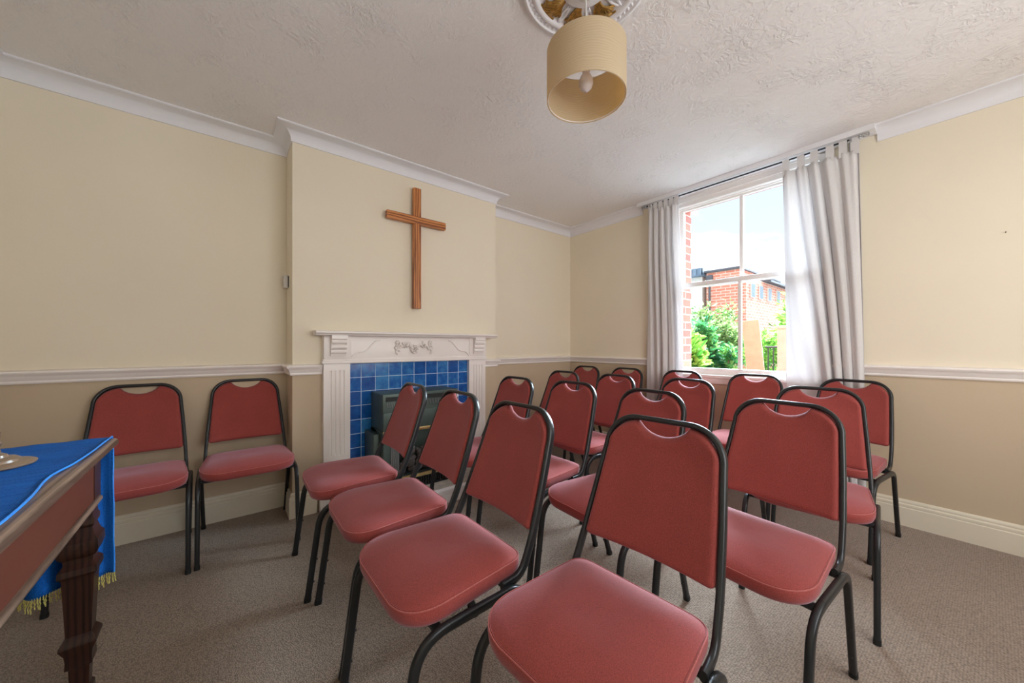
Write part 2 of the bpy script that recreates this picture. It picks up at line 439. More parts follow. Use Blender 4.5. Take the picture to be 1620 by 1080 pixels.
# mouldings
path_back = [(XL, YF), (XL, YW), (CX0, YW), (CX0, YC), (CX1, YC), (CX1, YW), (XW, YW)]
LEGX0, LEGX1 = .494, 1.874
cv = .084
prof_cove = [(0, CZ), (cv+.006, CZ), (cv+.006, CZ-.008), (cv, CZ-.008)]
for k in range(0, 9):
    a = PI/2*k/8
    prof_cove.append((cv - (cv-.008)*math.sin(a), CZ-.010-(cv-.018)*(1-math.cos(a))))
prof_cove += [(.008, CZ-cv), (0, CZ-cv)]
bm = bmesh.new(); moulding(bm, path_back+[(XW, 1.985)], prof_cove); structure('trim_1', bm, M['cove'], smooth=True, angle=35)
bm = bmesh.new(); moulding(bm, [(XW, .315), (XW, YF)], prof_cove); structure('trim_2', bm, M['cove'], smooth=True, angle=35)
zd = .925
prof_dado = [(0, zd), (.012, zd), (.016, zd+.008), (.014, zd+.016), (.019, zd+.022), (.021, zd+.036), (.028, zd+.044), (.034, zd+.050), (.036, zd+.058), (.031, zd+.066), (.016, zd+.071), (0, zd+.071)]
bm = bmesh.new(); moulding(bm, path_back[:4]+[(LEGX0+.03, YC)], prof_dado); structure('trim_3', bm, M['white'], smooth=True, angle=35)
bm = bmesh.new(); moulding(bm, [(LEGX1-.03, YC)]+path_back[4:]+[(XW, OY1+.03)], prof_dado); structure('trim_4', bm, M['white'], smooth=True, angle=35)
bm = bmesh.new(); moulding(bm, [(XW, OY0-.03), (XW, YF)], prof_dado); structure('trim_5', bm, M['white'], smooth=True, angle=35)
prof_sk = [(0, 0), (.020, 0), (.020, .112), (.017, .116), (.019, .124), (.018, .134), (.012, .140), (.014, .146), (.012, .156), (.006, .162), (0, .162)]
bm = bmesh.new(); moulding(bm, path_back[:4]+[(LEGX0, YC)], prof_sk); structure('baseboard_left', bm, M['skirt'], smooth=True, angle=35)
bm = bmesh.new(); moulding(bm, [(LEGX1, YC)]+path_back[4:], prof_sk); structure('baseboard_back', bm, M['skirt'], smooth=True, angle=35)
bm = bmesh.new(); moulding(bm, [(XW, YW-.02), (XW, YF)], prof_sk); structure('baseboard_right', bm, M['skirt'], smooth=True, angle=35)
# flat batten against the ceiling over the curtain rod
bm = bmesh.new(); box(bm, 3.2, XW, .315, 1.985, CZ-.036, CZ, .003); structure('trim_6', bm, M['cove'])

# ------------------------------------------------------------------ sash window
w1 = empty('window_1', (XW, 1.13, OZ0)); w1['kind'] = 'structure'
def wbox(bm, x0, x1, y0, y1, z0, z1, bev=.003): box(bm, x0-XW, x1-XW, y0-1.13, y1-1.13, z0-OZ0, z1-OZ0, bev)
bm = bmesh.new()
for y0, y1 in ((OY0-.045, OY0+.03), (OY1-.03, OY1+.045)):
    wbox(bm, XW-.012, XW+.02, y0, y1, OZ0+.03, CZ-.04)
wbox(bm, XW-.012, XW+.02, OY0-.045, OY1+.045, 2.478, CZ-.0345)
wbox(bm, XW-.004, XW+.04, OY0, OY1, 2.44, 2.48); wbox(bm, XW+.015, XW+.06, OY0, OY1, 2.405, 2.445)
for y0, y1 in ((OY0, OY0+.035), (OY1-.035, OY1)): wbox(bm, XW+.015, XW+T, y0, y1, OZ0, OZ1)
wbox(bm, XW+.06, XW+T, OY0, OY1, 2.40, OZ1)
obj('window_frame', bm, M['white'], w1, angle=30)
SY0, SY1 = OY0+.03, OY1-.03
def sash(name, x, z0, z1, brail, trail):
    bm = bmesh.new(); st = .04
    wbox(bm, x-.018, x+.018, SY0, SY0+st, z0, z1); wbox(bm, x-.018, x+.018, SY1-st, SY1, z0, z1)
    wbox(bm, x-.018, x+.018, SY0+st, SY1-st, z0, z0+brail); wbox(bm, x-.018, x+.018, SY0+st, SY1-st, z1-trail, z1)
    wbox(bm, x-.014, x+.014, 1.13-.013, 1.13+.013, z0+brail, z1-trail)
    s = obj(name, bm, M['white'], w1, angle=30)
    bm = bmesh.new(); wbox(bm, x-.002, x+.002, SY0+st-.004, SY1-st+.004, z0+brail-.004, z1-trail+.004, 0)
    obj('pane', bm, M['glass'], s, smooth=False)
sash('upper_sash', XW+.10, 1.655, 2.415, .04, .03)
sash('lower_sash', XW+.06, .865, 1.70, .055, .04)
bm = bmesh.new(); wbox(bm, XW-.022, XW+.09, OY0-.06, OY1+.06, .838, .866, .006)
wbox(bm, XW-.012, XW+.005, OY0-.04, OY1+.04, .79, .838, .004); obj('window_board', bm, M['white'], w1, angle=30)
bm = bmesh.new(); box(bm, XW+.13-XW, XW+.36-XW, by0-1.13, by1-1.13, .0, .035, .005); obj('stone_sill', bm, M['extwhite'], w1)

# ------------------------------------------------------------------ curtain rod and curtains
RX, RZ = 3.216, 2.476
rod = empty('curtain_rod', (RX, 1.13, RZ)); tag(rod, 'thin dark steel curtain rod over the sash window', 'curtain rod')
bm = bmesh.new(); sweep(bm, [(0, -.74, 0), (0, .76, 0)], (1, 0, 0), .012, .012, 12, 2); obj('pole', bm, M['rod'], rod)
for e, s in ((-.74, -1), (.76, 1)):
    bm = bmesh.new()
    for k in range(4):
        a0 = k*PI/2
        sweep(bm, [(.010*math.cos(a0+t), e+s*t*.02, .010*math.sin(a0+t)) for t in [i*.2 for i in range(13)]], (0, 1, 0), .0035, .0035, 6, 2)
    for t in (0, .022, .046): 
        r = bmesh.ops.create_cone(bm, cap_ends=True, segments=14, radius1=.0125, radius2=.0125, depth=.004)
        for v in r['verts']: v.co = Vector((v.co.x, e+s*t+v.co.z, v.co.y))
    obj('finial', bm, M['steel'], rod)
for y in (-.70, .72):
    bm = bmesh.new(); box(bm, -.010, .090, y-.008, y+.008, -.022, -.010, .002); box(bm, .085, .097, y-.02, y+.02, -.05, .015, .002)
    sweep(bm, [(.011*math.cos(a), y, .011*math.sin(a)) for a in [i*PI/6 for i in range(13)]], (0, 1, 0), .012, .003, 8, 3)
    obj('bracket', bm, M['steel'], rod)

def curtain(name, label, edge, tabs, seed, nf, amp, ztop, zbot, drift):
    """edge(z) -> (y0,y1)"""
    rnd = random.Random(seed)
    root = empty(name, (RX+.004, (edge(1.)[0]+edge(1.)[1])/2, RZ)); oy = root.location.y
    tag(root, label, 'curtain')
    ph = [rnd.uniform(0, 6) for _ in range(5)]; NU, NV = nf*16, 70
    bm = bmesh.new(); g = []
    for j in range(NV+1):
        tz = j/NV; z = ztop+(zbot-ztop)*tz; y0, y1 = edge(z); row = []
        for i in range(NU+1):
            s = i/NU
            sw = s + drift*tz*math.sin(PI*s)*.6
            w = sw*nf*2*PI + .8*math.sin(sw*7+ph[0]) + .5*math.sin(tz*3+ph[1]+s*5)
            sh = math.sin(w); sh = math.copysign(abs(sh)**.8, sh)
            a = amp*(.75+.35*math.sin(s*11+ph[2]+tz*2.2))*(.45+.55*min(1, tz*5))
            x = a*sh + .006*math.sin(w*2.3+ph[3]+tz*5)
            y = y0+(y1-y0)*s + .006*math.sin(w*1.0+PI/2)
            # cloth top sags between the tabs
            dz = 0
            if tz < .08:
                dmin = min(abs(s-t) for t in tabs); dz = -.018*min(1, dmin*9)*(1-tz/.08)
            bk = min(1, tz/.55); x = x*(1-.35*bk)+.048*bk*bk*(3-2*bk)
            row.append(bm.verts.new((x, y-oy, z-RZ+dz)))
        g.append(row)
    for j in range(NV):
        for i in range(NU): bm.faces.new((g[j][i], g[j][i+1], g[j+1][i+1], g[j+1][i]))
    c = obj('cloth', bm, M['curtain'], root, angle=180)
    md = c.modifiers.new('thick', 'SOLIDIFY'); md.thickness = .0015
    for t in tabs:
        y0, y1 = edge(ztop); yy = y0+(y1-y0)*t-oy
        bm = bmesh.new(); pth = [Vector((-.004, yy, ztop-RZ-.03)), Vector((-.0095, yy, -.03))]
        pth += [Vector((.0095*math.cos(a), yy, .0095*math.sin(a))) for a in [PI-i*PI/8 for i in range(9)]]
        pth += [Vector((.0095, yy, -.03)), Vector((.004, yy, ztop-RZ-.03))]
        sweep(bm, pth, (0, 1, 0), .042, .002, 8, 6); obj('tab', bm, M['curtain'], root)
    return root
def lerp(a, b, t): return a+(b-a)*t
def edgeR(z):
    t = (2.41-z)/2.35
    return lerp(.385, .355, t)+.0*t, lerp(.80, .775, t)
def edgeL(z):
    t = (2.43-z)/2.35
    return lerp(1.578, 1.56, t), lerp(1.865, 1.93, min(1, t*1.3))
curtain('curtain', 'off-white tab-top curtain hanging right of the sash window', edgeR, (.06, .2, .36, .56, .74, .95), 3, 5, .036, 2.405, .07, .75)
curtain('curtain', 'off-white tab-top curtain bunched left of the window, nearer the room corner', edgeL, (.05, .22, .4, .58, .76, .94), 8, 5, .034, 2.43, .07, .3)

# ------------------------------------------------------------------ cross
cr = empty('wooden_cross', (1.19, YC, 1.41)); tag(cr, 'plain varnished wooden cross hung above the white fireplace mantel', 'cross')
bm = bmesh.new(); box(bm, -.029, .029, -.060, -.022, 0, .945, .002); obj('upright', bm, M['oak_v'], cr, smooth=False)
bm = bmesh.new(); box(bm, -.241, .245, -.063, -.024, .665, .722, .002); obj('crossbar', bm, M['oak_h'], cr, smooth=False)
bm = bmesh.new(); box(bm, -.01, .01, -.023, 0, .80, .86, .001); obj('hanging_plate', bm, M['steel'], cr, smooth=False)

# ------------------------------------------------------------------ fireplace surround
FY = 2.66
fp = empty('fireplace_surround', (1.184, FY, 0)); tag(fp, 'white painted fireplace surround with fluted legs and carved rose ornament', 'fireplace')
def F(bm, x0, x1, y0, y1, z0, z1, bev=.002): box(bm, x0-1.184, x1-1.184, y0-FY, y1-FY, z0, z1, bev)
bm = bmesh.new()
poly = [(YC-FY, 1.188), (2.612-FY, 1.188), (2.606-FY, 1.192), (2.604-FY, 1.198), (2.598-FY, 1.200), (2.592-FY, 1.206), (2.592-FY, 1.214), (2.598-FY, 1.219), (YC-FY, 1.222)]
prism(bm, poly, 'x', .47-1.184, 1.93-1.184); obj('mantel_shelf', bm, M['white'], fp, angle=30)
bm = bmesh.new()
F(bm, .526, 1.843, FY, YC, .995, 1.19); F(bm, .516, 1.853, FY-.010, YC, .997, 1.012); F(bm, .520, 1.848, FY-.006, YC, 1.012, 1.028)
F(bm, .526, .70, FY-.006, FY+.01, 1.028, 1.19); F(bm, 1.669, 1.843, FY-.006, FY+.01, 1.028, 1.19)
obj('frieze', bm, M['white'], fp, angle=30)
for x0, x1 in ((.526, .694), (1.671, 1.843)):
    bm = bmesh.new(); w = x1-x0; nfl = 4
    # front face built as a profile with four round flutes
    prof = [(x0, FY)]
    m = .030; pitch = (w-2*m)/nfl; fw = pitch*.52
    for k in range(nfl):
        cxx = x0+m+pitch*(k+.5)
        for a in range(7):
            an = PI*a/6; prof.append((cxx-fw/2*math.cos(an), FY+.008*math.sin(an)))
    prof += [(x1, FY), (x1, YC), (x0, YC)]
    prism(bm, [(p[0]-1.184, p[1]-FY) for p in prof], 'z', .37, .95)
    F(bm, x0, x1, FY, YC, .15, .37, 0); F(bm, x0, x1, FY, YC, .95, .997, 0)
    F(bm, x0-.022, x1+.022, FY-.012, YC, 0, .165, .003)
    obj('leg', bm, M['white'], fp, angle=30)
for x0, x1 in ((.566, .664), (1.705, 1.803)):
    bm = bmesh.new()
    pr = [(FY+.001, 1.19), (FY-.052, 1.19), (FY-.052, 1.165)]
    for zc, yy in ((1.148, .046), (1.112, .038), (1.080, .030)):
        for a in range(6):
            an = -PI/2+PI*a/5; pr.append((FY-yy+.010-.012*math.cos(an), zc-.016*math.sin(an)))
    pr += [(FY-.018, 1.05), (FY+.001, 1.05)]
    prism(bm, [(p[0]-FY, p[1]) for p in pr], 'x', x0-1.184, x1-1.184); obj('corbel', bm, M['white'], fp, angle=35)
# carved rose ornament
bm = bmesh.new(); R = random.Random(5)
def rose(bm, cx, cz, r, y=-.012):
    for ring, (rr, n, sz) in enumerate(((r*.8, 7, r*.42), (r*.5, 5, r*.36), (r*.15, 2, r*.25))):
        for k in range(n):
            a = 2*PI*k/n+ring*.5
            q = bmesh.ops.create_uvsphere(bm, u_segments=10, v_segments=6, radius=1)
            mt = Matrix.Translation((cx+rr*math.cos(a), y-ring*.005, cz+rr*math.sin(a))) @ Matrix.Rotation(-a, 4, 'Y') @ Matrix.Diagonal((sz*.5, .011, sz, 1))
            bmesh.ops.transform(bm, matrix=mt, verts=q['verts'])
rose(bm, 0, -.018, .036); rose(bm, .075, .012, .024, -.008); rose(bm, -.075, .012, .024, -.008)
def leaf_relief(cx, cz, ang, l, w):
    q = bmesh.ops.create_uvsphere(bm, u_segments=8, v_segments=8, radius=1)
    mt = Matrix.Translation((cx, -.006, cz)) @ Matrix.Rotation(ang, 4, 'Y') @ Matrix.Diagonal((l, .014, w, 1))
    bmesh.ops.transform(bm, matrix=mt, verts=q['verts'])
for s in (-1, 1):
    for k in range(11):
        t = k/10; leaf_relief(s*(.03+.12*t), .022*math.sin(t*5)+R.uniform(-.01, .01), s*R.uniform(-1.2, 1.2), .018, .008)
    sweep(bm, [(s*(.132+.016*math.cos(a)*(1-i*.03)), -.006, .025+.02*math.sin(a)) for i, a in enumerate([j*.5 for j in range(11)])], (0, 1, 0), .022, .010, 8, 2)
    sweep(bm, [(s*(.135+.012*math.sin(i*.4)), -.005, .03-.011*i) for i in range(9)], (0, 1, 0), .022, .012, 8, 2)
    for k in range(4): leaf_relief(s*(.135+.01*(k % 2)), .03-.024*k, s*(.6+.4*k), .016, .008)
ap = obj('rose_carving', bm, M['white'], fp, angle=60); ap.location = (-.018, 0, 1.112)
for s in (-1, 1):
    bm = bmesh.new(); pp = []
    for i in range(25):
        t = i/24; pp.append((s*(.485-.20*t), -.003, 1.032+.125*t+.012*math.sin(t*9)))
    sweep(bm, pp, (0, 1, 0), .010, .011, 8, 3); obj('curved_moulding', bm, M['white'], fp)
bm = bmesh.new(); F(bm, .692, 1.671, YC-.014, YC, .098, .997, 0); o = obj('tile_panel', bm, M['tile'], fp, smooth=False); 
# tile texture uses world-like object coordinates
for v in o.data.vertices: v.co.x += 1.184
o.location.x = -1.184
bm = bmesh.new(); F(bm, .60, 1.69, 2.262, FY-.0125, 0.001, .072, .003); F(bm, .592, 1.698, 2.254, FY-.0125, .072, .100, .006)
hz = obj('hearth', bm, M['white'], fp, angle=30)
bm = bmesh.new(); F(bm, .63, 1.66, 2.30, FY-.0125, .100, .103, 0); obj('hearth_top', bm, M['hearthtop'], hz, smooth=False)

# ------------------------------------------------------------------ gas fire
GX0, GX1, GY = .845, 1.435, 2.43
gf = empty('gas_fire', (1.14, GY, .1035)); tag(gf, 'dark gas fire with brass trims and ceramic coals standing before blue tiles', 'heater')
def G(bm, x0, x1, y0, y1, z0, z1, bev=.003): box(bm, x0-1.14, x1-1.14, y0-GY, y1-GY, z0-.1035, z1-.1035, bev)
bm = bmesh.new()
G(bm, GX0, GX1, GY+.012, 2.692, .53, .785, .012)                      # upper box
G(bm, GX0, GX1, GY, GY+.03, .53, .66, .006)
G(bm, GX0, GX0+.05, GY, 2.692, .1035, .53); G(bm, GX1-.05, GX1, GY, 2.692, .1035, .53)
G(bm, GX0, GX1, GY+.14, 2.692, .1035, .53)
G(bm, GX0-.045, GX0, GY+.06, 2.69, .1035, .51, .006); G(bm, GX1, GX1+.045, GY+.06, 2.69, .1035, .51, .006)
obj('casing', bm, M['iron'], gf, angle=30)
bm = bmesh.new(); G(bm, GX0+.02, GX1-.02, GY+.007, GY+.013, .735, .765, 0)
obj('gap_shade_strip', bm, M['black'], gf, smooth=False)  # black strip standing in for the shade in the gap above the grille
bm = bmesh.new(); G(bm, GX0+.05, GX1-.05, GY+.004, GY+.14, .20, .215, .0); obj('coal_tray', bm, M['black'], gf, smooth=False)
bm = bmesh.new()
nn = 44
for k in range(nn):
    x = GX0+.03+(GX1-GX0-.06)*k/(nn-1)-1.14; s = .0022
    sweep(bm, [(x-s, .005, .59), (x+s, .005, .625)], (0, 1, 0), .004, .0028, 6, 3)
obj('louvre_grille', bm, M['steel'], gf)
bm = bmesh.new(); G(bm, GX0-.002, GX1+.002, GY-.008, GY+.01, .512, .534, .003)
obj('brass_trim', bm, M['brass'], gf)
bm = bmesh.new(); G(bm, GX0-.002, GX1+.002, GY-.008, GY+.01, .178, .202, .003); obj('brass_trim', bm, M['brass'], gf)
bm = bmesh.new()
for k in range(30): G(bm, GX0+.02+k*.019, GX0+.029+k*.019, GY-.004, GY+.006, .112, .178, .001)
G(bm, GX0, GX1, GY-.006, GY+.008, .1035, .115, .001); obj('base_grille', bm, M['black'], gf, smooth=False)
for x0 in (GX0+.05, GX1-.11):
    bm = bmesh.new()
    for k in range(5): sweep(bm, [(x0-1.14+.006+k*.012, 0, .215-.1035), (x0-1.14+.006+k*.012, 0, .50-.1035)], (1, 0, 0), .010, .010, 10, 2)
    obj('fluted_column', bm, M['steel'], gf)
R = random.Random(2)
bm = bmesh.new()
for k in range(60):
    x = R.uniform(-.15, .15); lay = k//15; z = .235-.1035+lay*.035+R.uniform(-.01, .01); y = .03+R.uniform(0, .03)+lay*.014
    q = bmesh.ops.create_icosphere(bm, subdivisions=2, radius=1)
    for v in q['verts']: v.co *= 1+R.uniform(-.18, .18)
    mt = Matrix.Translation((x, y, z)) @ Matrix.Rotation(R.uniform(0, 6), 4, (R.random(), R.random(), R.random()+.1)) @ Matrix.Diagonal((.028, .020, .022, 1))
    bmesh.ops.transform(bm, matrix=mt, verts=q['verts'])
o = obj('coals', bm, M['coal'], gf); o['kind'] = 'stuff'
bm = bmesh.new(); G(bm, 1.398, 1.425, GY-.002, GY+.002, .725, .76, 0); lb = obj('rating_label', bm, M['paper'], gf, smooth=False)
bm = bmesh.new(); G(bm, 1.408, 1.414, GY-.003, GY-.0015, .732, .752, 0); obj('label_mark', bm, M['black'], lb, smooth=False)

# ------------------------------------------------------------------ ceiling rose, lamp
LX, LY = 1.091, .895
cr = empty('ceiling_rose', (LX, LY, CZ)); tag(cr, 'ornate white and gilded plaster ceiling rose above the hanging lamp', 'ceiling rose')
bm = bmesh.new()
lathe(bm, [(.252, 0), (.250, -.010), (.243, -.017), (.236, -.018), (.230, -.012), (.222, -.010), (.214, -.012), (.208, -.019), (.198, -.022), (.188, -.017), (.182, -.010), (.100, -.010), (.094, -.018), (.086, -.026), (.072, -.030), (.060, -.036), (.048, -.046), (.0, -.048)], 64)
obj('plaster_disc', bm, M['cove'], cr, angle=50)
bm = bmesh.new()
for k in range(64):
    a = 2*PI*k/64; q = bmesh.ops.create_uvsphere(bm, u_segments=8, v_segments=6, radius=1)
    bmesh.ops.transform(bm, matrix=Matrix.Translation((.222*math.cos(a), .222*math.sin(a), -.011)) @ Matrix.Rotation(a+.5, 4, 'Z') @ Matrix.Diagonal((.009, .005, .005, 1)), verts=q['verts'])
obj('bead_border', bm, M['cove'], cr)
for k in range(8):
    a0 = 2*PI*k/8+.2
    bm = bmesh.new(); R = random.Random(k)
    for j in range(13):
        b = (j-6)/6
        pp = []
        for i in range(9):
            t = i/8; r = .098+.086*t*(1-.25*b*b); an = a0+b*(.10+.20*t)+.04*math.sin(t*6+j)
            pp.append((r*math.cos(an), r*math.sin(an), -.011-.014*math.sin(PI*min(1, t*.9+.05))))
        sweep(bm, pp, (0, 0, 1), .010, .0105*(1-.3*abs(b)), 6, 2)
    sweep(bm, [((.184)*math.cos(a0+t), .184*math.sin(a0+t), -.013) for t in [(-.24+.06*i) for i in range(9)]], (0, 0, 1), .008, .008, 6, 2)
    obj('acanthus_leaf', bm, M['gold'], cr)
for k in range(8):
    a0 = 2*PI*(k+.5)/8+.2; bm = bmesh.new()
    for s in (-1, 1):
        sweep(bm, [((.10+.08*t)*math.cos(a0+s*.07*math.sin(t*PI)), (.10+.08*t)*math.sin(a0+s*.07*math.sin(t*PI)), -.014) for t in [i/8 for i in range(9)]], (0, 0, 1), .008, .010, 6, 2)
    obj('scroll', bm, M['cove'], cr)
lamp = empty('pendant_lamp', (LX, LY, 2.07)); tag(lamp, 'cream drum lampshade hanging from the ceiling rose, unlit', 'lamp')
bm = bmesh.new()
lathe(bm, [(.148, 0), (.150, .0005), (.150, .188), (.148, .1885), (.1475, .188), (.1475, .0005), (.148, 0)], 72)
obj('lamp_shade', bm, M['shade'], lamp)
bm = bmesh.new()
for z in (.004, .184): sweep(bm, [(.1455*math.cos(a), .1455*math.sin(a), z) for a in [2*PI*i/48 for i in range(49)]], (0, 0, 1), .004, .003, 6, 2)
for k in range(3):
    a = 2*PI*k/3+.4; sweep(bm, [(.018*math.cos(a), .018*math.sin(a), .135), (.08*math.cos(a), .08*math.sin(a), .14), (.146*math.cos(a), .146*math.sin(a), .184)], (0, 0, 1), .003, .003, 6, 2)
sweep(bm, [(.018*math.cos(a), .018*math.sin(a), .135) for a in [2*PI*i/24 for i in range(25)]], (0, 0, 1), .003, .003, 6, 2)
obj('shade_ring', bm, M['white'], lamp)
bm = bmesh.new(); lathe(bm, [(.0, .185), (.008, .184), (.014, .175), (.019, .165), (.019, .12), (.016, .112), (0, .111)], 24); obj('lamp_holder', bm, M['plastic'], lamp)
bm = bmesh.new(); lathe(bm, [(.0, .031), (.012, .034), (.022, .044), (.0275, .058), (.027, .072), (.020, .088), (.013, .10), (.013, .115)], 24); obj('bulb', bm, M['bulb'], lamp)
bm = bmesh.new(); sweep(bm, [(0, 0, .18), (.001, 0, .3), (0, 0, CZ-2.07-.04)], (1, 0, 0), .006, .006, 8, 2); obj('flex', bm, M['shade_cord'], lamp)
bm = bmesh.new(); lathe(bm, [(0, .395), (.012, .396), (.030, .405), (.036, .42), (.038, .412)], 24); obj('ceiling_cup', bm, M['plastic'], lamp)

# ------------------------------------------------------------------ small wall items
sb = empty('wall_sensor', (CX0, 2.90, 1.515)); tag(sb, 'small pale wall box on the side of the chimney breast', 'sensor box')
bm = bmesh.new(); box(bm, -.028, 0, -.035, .035, 0, .085, .003); obj('cover', bm, M['plastic'], sb)
bm = bmesh.new(); box(bm, -.006, -.0005, -.0365, -.0352, .004, .08, 0); obj('wall_gap_shade', bm, M['black'], sb, smooth=False)  # thin black strip in place of the shaded gap against the wall
bm = bmesh.new(); sweep(bm, [(0, 0, 0), (-.014, 0, .002)], (0, 1, 0), .004, .004, 8, 2)
nl = obj('wall_nail', bm, M['black']); nl.location = (XW, -.175, 1.735); tag(nl, 'small dark nail left in the wall right of the window', 'nail')

# ------------------------------------------------------------------ table
TX1, TY1, TZ = -.283, 1.841, .80
TX0, TY0 = -.88, .60
tb = empty('wooden_table', (TX1, TY1, 0)); tag(tb, 'dark reddish wooden table under a blue cloth by the left wall', 'table')
def Tb(bm, x0, x1, y0, y1, z0, z1, bev=0): box(bm, x0-TX1, x1-TX1, y0-TY1, y1-TY1, z0, z1, bev)
bm = bmesh.new()
def slab(bm, rings):
    vs = []
    for ins, z in rings:
        vs.append([bm.verts.new((x-TX1, y-TY1, z)) for x, y in ((TX0+ins, TY0+ins), (TX1-ins, TY0+ins), (TX1-ins, TY1-ins), (TX0+ins, TY1-ins))])
    for a, b in zip(vs, vs[1:]):
        for k in range(4): bm.faces.new((a[k], a[(k+1) % 4], b[(k+1) % 4], b[k]))
    bm.faces.new(vs[0][::-1]); bm.faces.new(vs[-1])
slab(bm, [(.014, TZ-.030), (.006, TZ-.028), (.001, TZ-.022), (0, TZ-.014), (.002, TZ-.006), (.008, TZ-.001), (.014, TZ)])
obj('tabletop', bm, M['edgewood'], tb, angle=25)
bm = bmesh.new(); ai = .038
Tb(bm, TX1-ai-.02, TX1-ai, TY0+.07, TY1-.07, .625, TZ-.029); Tb(bm, TX0+ai, TX0+ai+.02, TY0+.07, TY1-.07, .625, TZ-.029)
Tb(bm, TX0+.07, TX1-.07, TY1-ai-.02, TY1-ai, .625, TZ-.029); Tb(bm, TX0+.07, TX1-.07, TY0+ai, TY0+ai+.02, .625, TZ-.029)
obj('apron', bm, M['mahog'], tb, smooth=False)
bm = bmesh.new()
sweep(bm, [(-ai+.002, TY0+ai-TY1, .616), (-ai+.002, -ai-.02, .616)], (0, 0, 1), .020, .018, 10, 2)
sweep(bm, [(TX0-TX1+ai, -ai+.002, .616), (-ai, -ai+.002, .616)], (0, 0, 1), .020, .018, 10, 2)
obj('bead_moulding', bm, M['edgewood'], tb)
lp = [(.036, TZ-.029), (.036, .612), (.034, .608), (.030, .600), (.031, .575), (.035, .565), (.035, .550), (.030, .540), (.036, .515), (.044, .500), (.045, .475), (.040, .458), (.032, .448), (.031, .432), (.041, .418), (.042, .400), (.036, .392), (.034, .385), (.027, .205), (.039, .185), (.040, .176), (.030, .150), (.028, .130), (.029, .105), (.022, .098), (.020, .03), (.026, .02), (.026, 0)]
for sx, sy in ((TX1, TY1), (TX0, TY1), (TX1, TY0), (TX0, TY0)):
    cx = sx-TX1+(-.072 if sx == TX1 else .072); cy = sy-TY1+(-.072 if sy == TY1 else .072)
    bm = bmesh.new(); prev = None
    for r, z in lp:
        q = [bm.verts.new((cx+a*r, cy+b*r, z)) for a, b in ((-1, -1), (1, -1), (1, 1), (-1, 1))]
        if prev:
            for k in range(4): bm.faces.new((prev[k], prev[(k+1) % 4], q[(k+1) % 4], q[k]))
        else: bm.faces.new(q)
        prev = q
    bm.faces.new(prev); obj('leg', bm, M['darkwood'], tb, angle=25)
# blue cloth, lying on the table and hanging down over its far end
cl = empty('altar_cloth', (-.55, 1.5, TZ)); tag(cl, 'blue cloth with gold fringe draped over the wooden table', 'cloth')
def cedge(y):
    if y > 1.80: return -.300
    t = (1.80-y)
    return -.300 - .020*math.exp(-((y-1.36)/.12)**2) - .010*t
bm = bmesh.new(); rows = []
ys = [TY0+.05+i*(TY1+.004-TY0-.05)/44 for i in range(45)]
pathc = [(y, TZ+.002) for y in ys] + [(TY1+.010, TZ-.004), (TY1+.013, TZ-.015)] + [(TY1+.016+.004*math.sin(i*.6), TZ-.03-i*.0175) for i in range(27)]
X0c = -.84
for j, (y, z) in enumerate(pathc):
    xr = cedge(min(y, TY1)); row = []; hang = max(0, TZ-.01-z)
    for i in range(49):
        s = i/48; x = X0c+(xr-.0-X0c)*s
        yy = y+hang*.045*math.sin(s*34)+(hang*.02*math.sin(s*13+1))
        zz = z + (.0012*(1+math.sin(x*60+y*9)*math.sin(y*25)) if hang == 0 else 0)
        row.append(bm.verts.new((x+.55, yy-1.5, zz-TZ)))
    rows.append(row)
for j in range(len(rows)-1):
    for i in range(48): bm.faces.new((rows[j][i], rows[j][i+1], rows[j+1][i+1], rows[j+1][i]))
rim = [r[-1].co.copy() for r in rows]; hem = [v.co.copy() for v in rows[-1]]
c = obj('cloth_sheet', bm, M['blue'], cl, angle=180); md = c.modifiers.new('thick', 'SOLIDIFY'); md.thickness = .0018; md.offset = 1
bm = bmesh.new(); sweep(bm, [p+Vector((0, 0, .0015)) for p in rim], (0, 0, 1) if False else [Vector((1, 0, 0))]*len(rim), .005, .005, 6, 2); obj('corded_edge', bm, M['trim_blue'], cl)
bm = bmesh.new(); R = random.Random(4)
for k in range(110):
    s = k/109*48; i = min(47, int(s)); p = hem[i].lerp(hem[i+1], s-i); 
    pts = [p+Vector((0, 0, .004))]; dx, dy = R.uniform(-.004, .004), R.uniform(-.004, .004); ln = R.uniform(.03, .045)
    for q in range(1, 7): pts.append(p+Vector((dx*q/6+.0012*math.sin(q*2.5), dy*q/6+.0012*math.cos(q*2.5), -ln*q/6)))
    sweep(bm, pts, (1, 0, 0), .0032, .0032, 5, 2)
fr = obj('gold_fringe', bm, M['fringe'], cl); fr['kind'] = 'stuff'
# round turned stand and paper on the cloth
st = empty('turned_stand', (-.462, 1.565, TZ+.0045)); tag(st, 'round turned stand with stepped rim on the blue cloth', 'stand')
bm = bmesh.new(); lathe(bm, [(0, 0), (.066, 0), (.070, .003), (.070, .007), (.064, .010), (.045, .012), (.043, .018), (.036, .023), (.026, .024), (.0, .024)], 40); obj('base', bm, M['stand'], st, angle=30)
bm = bmesh.new(); lathe(bm, [(.024, .023), (.022, .03), (.012, .036), (.010, .05), (.014, .06), (.010, .07), (.012, .09), (.0, .092)], 32); obj('stem', bm, M['stand'], st)
bm = bmesh.new(); box(bm, -.105, .105, -.075, .075, 0, .0015)
pp = obj('paper_sheet', bm, M['paper'], smooth=False); pp.location = (-.625, 1.715, TZ+.006); pp.rotation_euler = (0, 0, .35); tag(pp, 'white sheet of paper lying on the blue cloth', 'paper')

